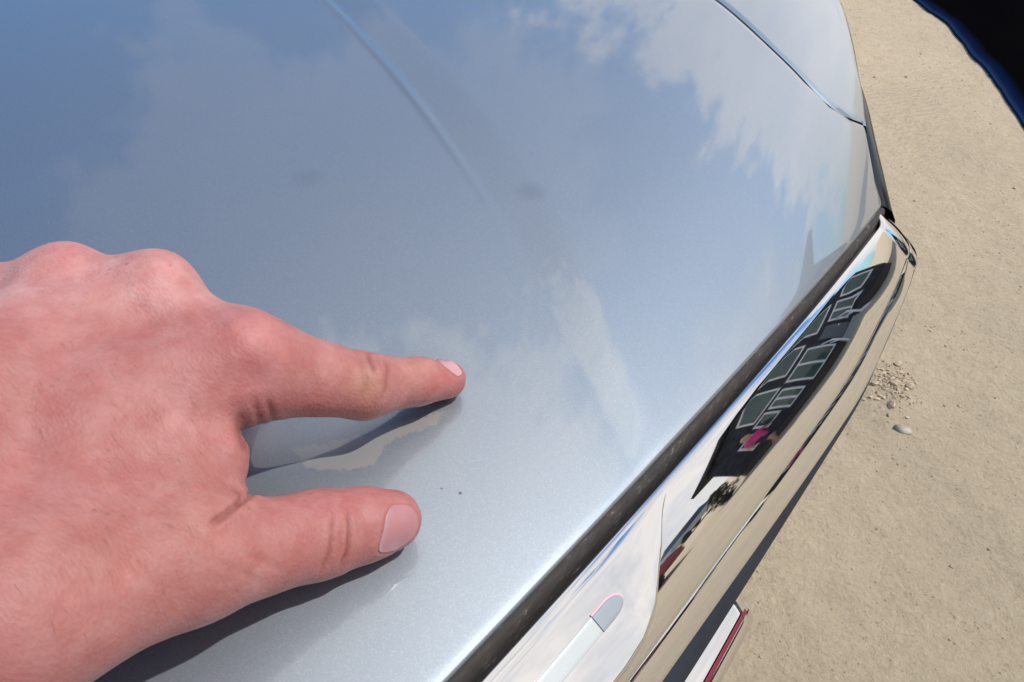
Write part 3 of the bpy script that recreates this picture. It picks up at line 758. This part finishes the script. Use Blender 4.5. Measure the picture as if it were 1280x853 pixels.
clods = [clod_verts() for _ in range(10)]
GRIT = simple('grit', (0.36, 0.29, 0.21), 0.95, var=0.45, scale=30.0)
parts = []
for _ in range(5200):
    y = RNG.uniform(0.45, 4.6); x = RNG.uniform(-1.1, 0.9)
    r = 0.0009 + 0.0022 * RNG.random() ** 3 + (0.004 * RNG.random() if RNG.random() < 0.03 else 0)
    V, Fc = protos[RNG.integers(8)]; a = RNG.uniform(0, 6.28); ca_, sa_ = math.cos(a), math.sin(a)
    parts.append((V @ np.array([[ca_, sa_, 0], [-sa_, ca_, 0], [0, 0, 1]]) * r + np.array([x, y, float(gz(x, y)) + r * 0.1]), Fc))
V, Fc = merge(parts); tag(mesh_obj('grit', V, Fc, GRIT), 'loose grit scattered over the pale sand', kind='stuff')
CLOD = simple('clod_earth', (0.43, 0.345, 0.245), 0.95, var=0.4, scale=60)
parts = []
for _ in range(380):
    d_ = RNG.normal(size=2) * np.array([0.021, 0.040]); r = 0.0012 + 0.0036 * RNG.random() ** 3
    V, Fc = clods[RNG.integers(10)]; x, y = -0.085 + d_[0], 1.47 + d_[1]
    parts.append((V * r * RNG.uniform(0.7, 1.3, 3) + np.array([x, y, float(gz(x, y)) + r * 0.3]), Fc))
V, Fc = merge(parts)
tag(mesh_obj('dirt_crumbs', V, Fc, CLOD, smooth=False), 'crumbled dry dirt lying in a heap on the sand beside the chrome bar', kind='stuff')
for k, (dx, dy, r, wh) in enumerate(((0.0, 0.0, 0.011, 'largest dry dirt clod, in the middle of the crumbled heap'), (-0.012, 0.075, 0.009, 'dry dirt clod at the far end of the crumbled heap'), (0.030, 0.012, 0.010, 'dry dirt clod on the outer side of the heap, away from the car'),
                                   (-0.034, -0.02, 0.009, 'dry dirt clod on the side of the heap next to the chrome bar'), (0.016, -0.066, 0.010, 'dry dirt clod at the near end of the heap, by the flat stone'))):
    V, Fc = clods[k]; x, y = -0.085 + dx, 1.47 + dy
    o = mesh_obj('dirt_clod', V * r, Fc, CLOD, smooth=False); o.location = (x, y, float(gz(x, y)) + r * 0.3)
    tag(o, wh, 'clod', 'dirt clods in the crumbled heap')
V, Fc = stone_verts(0.020, 0.16)
tag(mesh_obj('stone', V * (1.15, 0.8, 1.0) + np.array([-0.028, 1.358, float(gz(-0.028, 1.358))]), Fc, simple('grey_stone', (0.36, 0.32, 0.265), 0.95, var=0.3)), 'flat grey stone lying in the sand below the dirt clump', 'stone')

# added black sheet shaped as the lens vignette, with its blue colour fringe
edge = smoothp(resample(np.array([[0.62, 1.75], [0.40, 1.93], [0.14, 2.40], [0.02, 2.77], [-0.11, 3.12], [-0.34, 3.62], [-0.56, 4.01], [-0.82, 4.42], [-1.06, 4.78], [-1.35, 5.20], [-1.2, 5.7], [-0.6, 6.1]]), 120), 4)
far = resample(np.array([[0.85, 1.9], [0.78, 2.8], [0.62, 3.8], [0.45, 5.0], [0.2, 6.3]]), 120)
rows = []
et = np.gradient(edge, axis=0); et /= np.linalg.norm(et, axis=1)[:, None]; en = np.c_[et[:, 1], -et[:, 0]]
for t_ in np.r_[0, 0, np.linspace(0, 1, 90) ** 1.8]:
    P2 = edge * (1 - t_) + far * t_; k_ = len(rows)
    z = 0.012 + 0.02 * smooth01(np.full(120, t_ / 0.3)) * (1 + np.sin(7 * P2[:, 0] + 3 * P2[:, 1]) * np.sin(5 * P2[:, 1] - 4 * P2[:, 0]))
    z = (np.full(120, -0.01) if k_ == 0 else (np.full(120, 0.006) if k_ == 1 else z)) + gz(P2[:, 0], P2[:, 1])
    rows.append(np.c_[P2, z])
LENS_EDGE_M, t_, p_ = mat('lens_edge_black'); setp(t_, p_, Base_Color=t_.ramp(t_.n('ShaderNodeAttribute', attribute_name='rim').outputs['Fac'], [(0.0, (0.012, 0.026, 0.065)), (0.25, (0.003, 0.009, 0.036)), (0.75, (0.002, 0.002, 0.0025))]), Roughness=1.0, Specular_IOR_Level=0.0)
G = np.stack(rows)
lens_edge = grid_obj('lens_edge_sheet', G, LENS_EDGE_M)
tag(lens_edge, 'added black sheet on the sand standing in for the dark lens edge', 'sheet')
rimv = np.clip(np.linalg.norm(G[:, :, :2] - edge[None], axis=2) / 0.10, 0, 1)
lens_edge.data.attributes.new('rim', 'FLOAT', 'POINT').data.foreach_set('value', rimv.ravel().astype(np.float32))

# ------------------------------------------------------------------ what stands in front of the car (seen in the chrome)
A0 = math.radians(57.0); FN = np.array([math.cos(A0), math.sin(A0)]); FT = np.array([-math.sin(A0), math.cos(A0)]); FD = 10.0
def fac(s_, z_, out=0.0):
    q = FN * (FD - out) + FT * s_; return Vector((q[0], q[1], z_))
FM = Matrix(((FT[0], -FN[0], 0, FN[0] * FD), (FT[1], -FN[1], 0, FN[1] * FD), (0, 0, 1, 0), (0, 0, 0, 1)))   # local (along, out, up)
WALL = simple('dark_siding', (0.022, 0.027, 0.036), 0.7, var=0.6, scale=6.0)
ROOF = simple('roof_felt', (0.03, 0.03, 0.033), 0.85)
WHITE = simple('white_trim', (0.82, 0.82, 0.80), 0.5)
PLINTH = simple('brown_plinth', (0.09, 0.065, 0.05), 0.9)
PANE = simple('green_glass', (0.03, 0.075, 0.07), 0.05, var=0.2, scale=2.0, Coat_Weight=0.5)
house = empty('house', tuple(fac(0.8, 0)))
tag(house, 'dark clad house with white framed windows and a gable, across the yard', 'house')
bm = bmesh.new()
pr = [(-2.05, 0.35), (3.35, 0.35), (3.35, 2.62), (1.2, 3.75), (-2.05, 2.0)]
fr = [bm.verts.new(FM @ Vector((x, 0, z))) for x, z in pr]; bk = [bm.verts.new(FM @ Vector((x, -7, z))) for x, z in pr]
bm.faces.new(fr); bm.faces.new(bk[::-1])
for i in range(5): bm.faces.new([fr[i], bk[i], bk[(i + 1) % 5], fr[(i + 1) % 5]])
keep(bm_obj('wall', bm, WALL), house)
bm = bmesh.new(); box_bm(bm, (-2.02, -6.95, 0), (3.32, -0.03, 0.35), FM); keep(bm_obj('plinth', bm, PLINTH), house)
for (x0, z0), (x1, z1) in (((-2.45, 1.83), (1.2, 3.80)), ((1.2, 3.80), (3.7, 2.49))):
    bm = bmesh.new()
    q = [(x0, z0), (x1, z1), (x1, z1 + 0.14), (x0, z0 + 0.14)]
    A_ = [bm.verts.new(FM @ Vector((x, 0.35, z))) for x, z in q]; B_ = [bm.verts.new(FM @ Vector((x, -7.3, z))) for x, z in q]
    bm.faces.new(A_); bm.faces.new(B_[::-1])
    for i in range(4): bm.faces.new([A_[i], B_[i], B_[(i + 1) % 4], A_[(i + 1) % 4]])
    keep(bm_obj('roof_slope', bm, ROOF), house)
def window(poly, mullion=None):
    """poly: corner (along, up) list; frame ring proud of the wall, pane set back in it"""
    c = np.mean(poly, 0); bm = bmesh.new(); n = len(poly)
    def inset(q, d):
        v = c - np.array(q); L_ = np.abs(v); return np.array(q) + np.sign(v) * np.minimum(d, L_)
    o1 = [bm.verts.new(FM @ Vector((*q_, 0.0)).xzy) for q_ in poly]
    o2 = [bm.verts.new(FM @ Vector((*q_, 0.06)).xzy) for q_ in poly]
    i2 = [bm.verts.new(FM @ Vector((*inset(q_, 0.055), 0.06)).xzy) for q_ in poly]
    i1 = [bm.verts.new(FM @ Vector((*inset(q_, 0.055), 0.006)).xzy) for q_ in poly]
    for i in range(n):
        j = (i + 1) % n
        for a_, b_ in ((o1, o2), (o2, i2), (i2, i1)): bm.faces.new([a_[i], a_[j], b_[j], b_[i]])
    if mullion is not None:
        zz = [q[1] for q in poly]; box_bm(bm, (mullion - 0.03, 0.004, min(zz) + 0.05), (mullion + 0.03, 0.055, max(zz) - 0.05), FM)
    f_ = keep(bm_obj('window', bm, WHITE), house)
    bm = bmesh.new(); bm.faces.new([bm.verts.new(FM @ Vector((*inset(q_, 0.05), 0.02)).xzy) for q_ in poly])
    f2 = bm_obj('pane', bm, PANE); f2.parent = f_; f2.matrix_parent_inverse = f_.matrix_world.inverted()
    f2.matrix_world = Matrix.Identity(4)
    return f_
for poly in ([(-0.80, 1.70), (0.12, 1.70), (0.12, 2.85), (-0.80, 2.40)], [(0.42, 1.82), (1.28, 1.82), (1.28, 3.30), (0.42, 2.95)], [(1.55, 1.62), (2.45, 1.62), (2.45, 2.60), (1.55, 3.10)]): window(poly)
def rect(x0, z0, x1, z1): return [(x0, z0), (x1, z0), (x1, z1), (x0, z1)]
for r_ in ((-1.45, 0.75, -1.06, 1.5), (-0.92, 0.92, -0.52, 1.6), (2.62, 0.75, 3.2, 1.4)): window(rect(*r_))
for r_ in ((-0.45, 0.62, 0.06, 1.58), (1.86, 0.6, 2.5, 1.45)): window(rect(*r_), (r_[0] + r_[2]) / 2)
window(rect(0.22, 0.50, 1.14, 1.66), 0.68)
bm = bmesh.new(); box_bm(bm, (1.32, 0.002, 0.37), (1.74, 0.05, 1.42), FM); dr = keep(bm_obj('door', bm, simple('grey_door', (0.12, 0.13, 0.15), 0.5), bevel=0.01), house)
bm = bmesh.new(); box_bm(bm, (1.66, 0.05, 0.86), (1.70, 0.10, 0.90), FM); keep(bm_obj('handle', bm, CHROME), dr)
for k in range(3):
    bm = bmesh.new(); box_bm(bm, (1.2, 0.06 + 0.28 * k, 0.0), (1.86, 0.06 + 0.28 * (k + 1) - 0.004, 0.36 - 0.11 * k), FM); keep(bm_obj('step', bm, simple('step_concrete', (0.4, 0.4, 0.38), 0.9)), house)
for xr in (1.17, 1.89):
    bm = bmesh.new(); box_bm(bm, (xr - 0.025, 0.9, 0.0), (xr + 0.025, 0.95, 0.85), FM)
    for a_, b_ in (((0.05, 1.15), (0.92, 0.80)), ((0.05, 0.80), (0.92, 0.45))):
        v = [bm.verts.new(FM @ Vector((xr + dx, y_, z_ + dz))) for y_, z_ in (a_, b_) for dx, dz in ((-.02, -.03), (.02, -.03), (.02, .03), (-.02, .03))]
        for i in range(4): bm.faces.new([v[i], v[(i + 1) % 4], v[4 + (i + 1) % 4], v[4 + i]])
        bm.faces.new(v[:4][::-1]); bm.faces.new(v[4:])
    keep(bm_obj('handrail', bm, WHITE), house)

def polar(az, dist): return np.array([dist * math.cos(math.radians(az)), dist * math.sin(math.radians(az))])
def parked(name, label, paint_col, loc, rot, roof=1.45, belt=0.92, length=4.4, cab=(-1.35, -0.75, 0.75, 1.35), group='vehicles parked across the yard', cat='car'):
    o = empty(name, (loc[0], loc[1], 0)); o.rotation_euler = (0, 0, rot); tag(o, label, cat, group)
    pm = simple(name + '_paint', paint_col, 0.25, var=0.05, Coat_Weight=1.0)
    h = length / 2
    lowp = [(-h, 0.35), (-h, 0.72), (-h + 0.12, belt - 0.02), (cab[0], belt), (cab[3], belt), (h - 0.25, belt - 0.10), (h, 0.62), (h - 0.03, 0.32)]
    bm = bmesh.new(); ring = []
    for y_, k in ((-0.88, 0.97), (-0.8, 1.0), (0.8, 1.0), (0.88, 0.97)): ring.append([bm.verts.new((x * k, y_, z if k == 1 else 0.3 + (z - 0.3) * 0.93)) for x, z in lowp])
    for i in range(3):
        for j in range(8): bm.faces.new([ring[i][j], ring[i][(j + 1) % 8], ring[i + 1][(j + 1) % 8], ring[i + 1][j]])
    bm.faces.new(ring[0][::-1]); bm.faces.new(ring[3])
    bm_obj('body', bm, pm, o, bevel=0.04)
    bm = bmesh.new(); c0, c1, c2, c3 = cab
    b_ = [bm.verts.new((x, y_, belt - 0.01)) for x, y_ in ((c0, -.78), (c3, -.78), (c3, .78), (c0, .78))]; u_ = [bm.verts.new((x, y_, roof - 0.05)) for x, y_ in ((c1, -.62), (c2, -.62), (c2, .62), (c1, .62))]
    for i in range(4): bm.faces.new([b_[i], b_[(i + 1) % 4], u_[(i + 1) % 4], u_[i]])
    bm_obj('windows', bm, simple(name + '_glass', (0.05, 0.06, 0.065), 0.05), o)
    bm = bmesh.new(); box_bm(bm, (c1 - 0.03, -.64, roof - 0.05), (c2 + 0.03, .64, roof)); bm_obj('roof', bm, pm, o, bevel=0.03)
    for sx in (-1, 1):
        for sy in (-1, 1):
            a = np.linspace(0, 2 * np.pi, 25)[:-1]
            G = np.stack([np.c_[r * np.cos(a) + sx * length * 0.31, np.full(24, sy * (0.80 + w_)), r * np.sin(a) + 0.32] for r, w_ in ((0.02, 0.09), (0.18, 0.09), (0.21, 0.11), (0.31, 0.11), (0.32, 0.06), (0.32, -0.08), (0.2, -0.1))])
            grid_obj('wheel', G, TYRE, o, wrap=True)
    return o
p1 = polar(22.0, 8.6); parked('car', 'dark red car parked left of the dark clad house', (0.22, 0.012, 0.03), p1, math.radians(22 + 84), roof=1.42)
p2 = polar(38.6, 21.0); parked('car', 'silver grey car parked far off between the red car and the house', (0.35, 0.37, 0.39), p2, math.radians(39 + 40), roof=1.5)

# a shrub at the corner of the house
def shrub(loc, h, r):
    o = empty('shrub', (loc[0], loc[1], 0)); tag(o, 'dark leafy shrub at the left corner of the dark clad house', 'shrub')
    V, Fc = [], []
    for _ in range(900):
        d = RNG.normal(size=3); d /= np.linalg.norm(d); rr = RNG.random() ** 0.4 * (0.75 + 0.25 * math.sin(4 * d[0] + 5 * d[2]))
        c = np.array([d[0] * r, d[1] * r, h * 0.5 + d[2] * h * 0.48]) * np.array([rr, rr, 1]) ; u = RNG.normal(size=3); u /= np.linalg.norm(u); v = np.cross(u, RNG.normal(size=3)); v /= np.linalg.norm(v)
        b = len(V); V += [c - u * 0.05, c + v * 0.025, c + u * 0.05, c - v * 0.025]; Fc.append((b, b + 1, b + 2, b + 3))
    mesh_obj('crown', V, Fc, simple('shrub_leaf', (0.045, 0.05, 0.03), 0.6, var=0.5, scale=5), o, smooth=False)
    a = np.linspace(0, 2 * np.pi, 9)[:-1]
    grid_obj('trunk', np.stack([np.c_[k * np.cos(a), k * np.sin(a), np.full(8, z)] for k, z in ((0.06, 0), (0.045, 0.3), (0.03, h * 0.6))]), PLINTH, o, wrap=True)
shrub(polar(43.2, 9.4), 1.1, 0.38)

# a person in pink walking in front of the house: one continuous body, clothes as shells
def caps_mesh(caps, st, k):
    pts = np.array([c[0] for c in caps] + [c[1] for c in caps]); rm = max(max(c[2], c[3]) for c in caps) + 3 * st
    lo = pts.min(0) - rm; n = np.ceil((pts.max(0) + rm - lo) / st).astype(int)
    g = np.stack(np.meshgrid(*[lo[i] + st * np.arange(n[i]) for i in range(3)], indexing='ij'), -1); d = None
    for A, B, ra, rb in caps:
        A, B = np.array(A), np.array(B); q, t = dseg(g, A, B); q = q - (ra + (rb - ra) * t)
        if d is None: d = q
        else: h = np.clip(0.5 + 0.5 * (d - q) / k, 0, 1); d = d + (q - d) * h - k * h * (1 - h)
    V, Fq = surface_nets(d, lo, st, np.eye(3)); return relax(V, Fq, 1), Fq
def walker(loc, rot):
    o = empty('person', (loc[0], loc[1], 0)); o.rotation_euler = (0, 0, rot); o.scale = (0.93,) * 3
    tag(o, 'person in a pink top and dark shorts walking in front of the house', 'person')
    hip, ch, nk = (0, 0, 0.90), (0, 0, 1.28), (0.01, 0, 1.42)
    Lk, La, Rk, Ra = (0.16, 0.10, 0.50), (0.10, 0.10, 0.08), (-0.02, -0.10, 0.48), (-0.26, -0.10, 0.14)
    Le, Lh, Re, Rh = (-0.08, 0.24, 1.08), (0.06, 0.25, 0.88), (0.10, -0.24, 1.10), (0.30, -0.20, 1.02)
    caps = [((0, .08, .90), Lk, .085, .055), (Lk, La, .055, .035), (La, (0.24, .10, .035), .035, .025), ((0, -.08, .90), Rk, .085, .055), (Rk, Ra, .055, .035), (Ra, (-0.14, -.10, .04), .035, .025),
            (hip, ch, .125, .13), ((0, .15, 1.36), (0, -.15, 1.36), .06, .06), (ch, nk, .10, .05), (nk, (0.02, 0, 1.52), .05, .05), ((0.02, 0, 1.58), (0.03, 0, 1.66), .085, .09), ((0.11, 0, 1.60), (0.12, 0, 1.58), .02, .022),
            ((0, .17, 1.35), Le, .05, .038), (Le, Lh, .038, .026), (Lh, (0.09, .25, 0.80), .03, .02), ((0, -.17, 1.35), Re, .05, .038), (Re, Rh, .038, .026), (Rh, (0.39, -.19, 1.02), .03, .02)]
    V, Fq = caps_mesh(caps, 0.014, 0.03); mesh_obj('body', V, Fq, simple('walker_skin', (0.45, 0.25, 0.18), 0.55), o)
    V, Fq = caps_mesh([(hip, ch, .145, .148), ((0, .15, 1.355), (0, -.15, 1.355), .072, .072), ((0, .17, 1.35), (-0.05, .215, 1.20), .068, .062), ((0, -.17, 1.35), (0.06, -.215, 1.20), .068, .062)], 0.014, 0.04); mesh_obj('pink_top', V, Fq, simple('pink_cotton', (0.62, 0.05, 0.20), 0.85), o)
    V, Fq = caps_mesh([((0, .07, .94), (0, -.07, .94), .125, .125), ((0, .08, .92), (0.09, .10, .66), .105, .09), ((0, -.08, .92), (-0.01, -.10, .64), .105, .09)], 0.014, 0.03); mesh_obj('shorts', V, Fq, simple('dark_cotton', (0.03, 0.03, 0.05), 0.9), o)
    V, Fq = caps_mesh([((-0.02, 0, 1.62), (0.0, 0, 1.70), .092, .088), ((-0.06, 0, 1.56), (-0.07, 0, 1.48), .05, .035)], 0.014, 0.03); mesh_obj('hair', V, Fq, simple('pale_hair', (0.45, 0.33, 0.2), 0.7), o)
walker(polar(50.6, 8.9), math.radians(50.6 + 140))
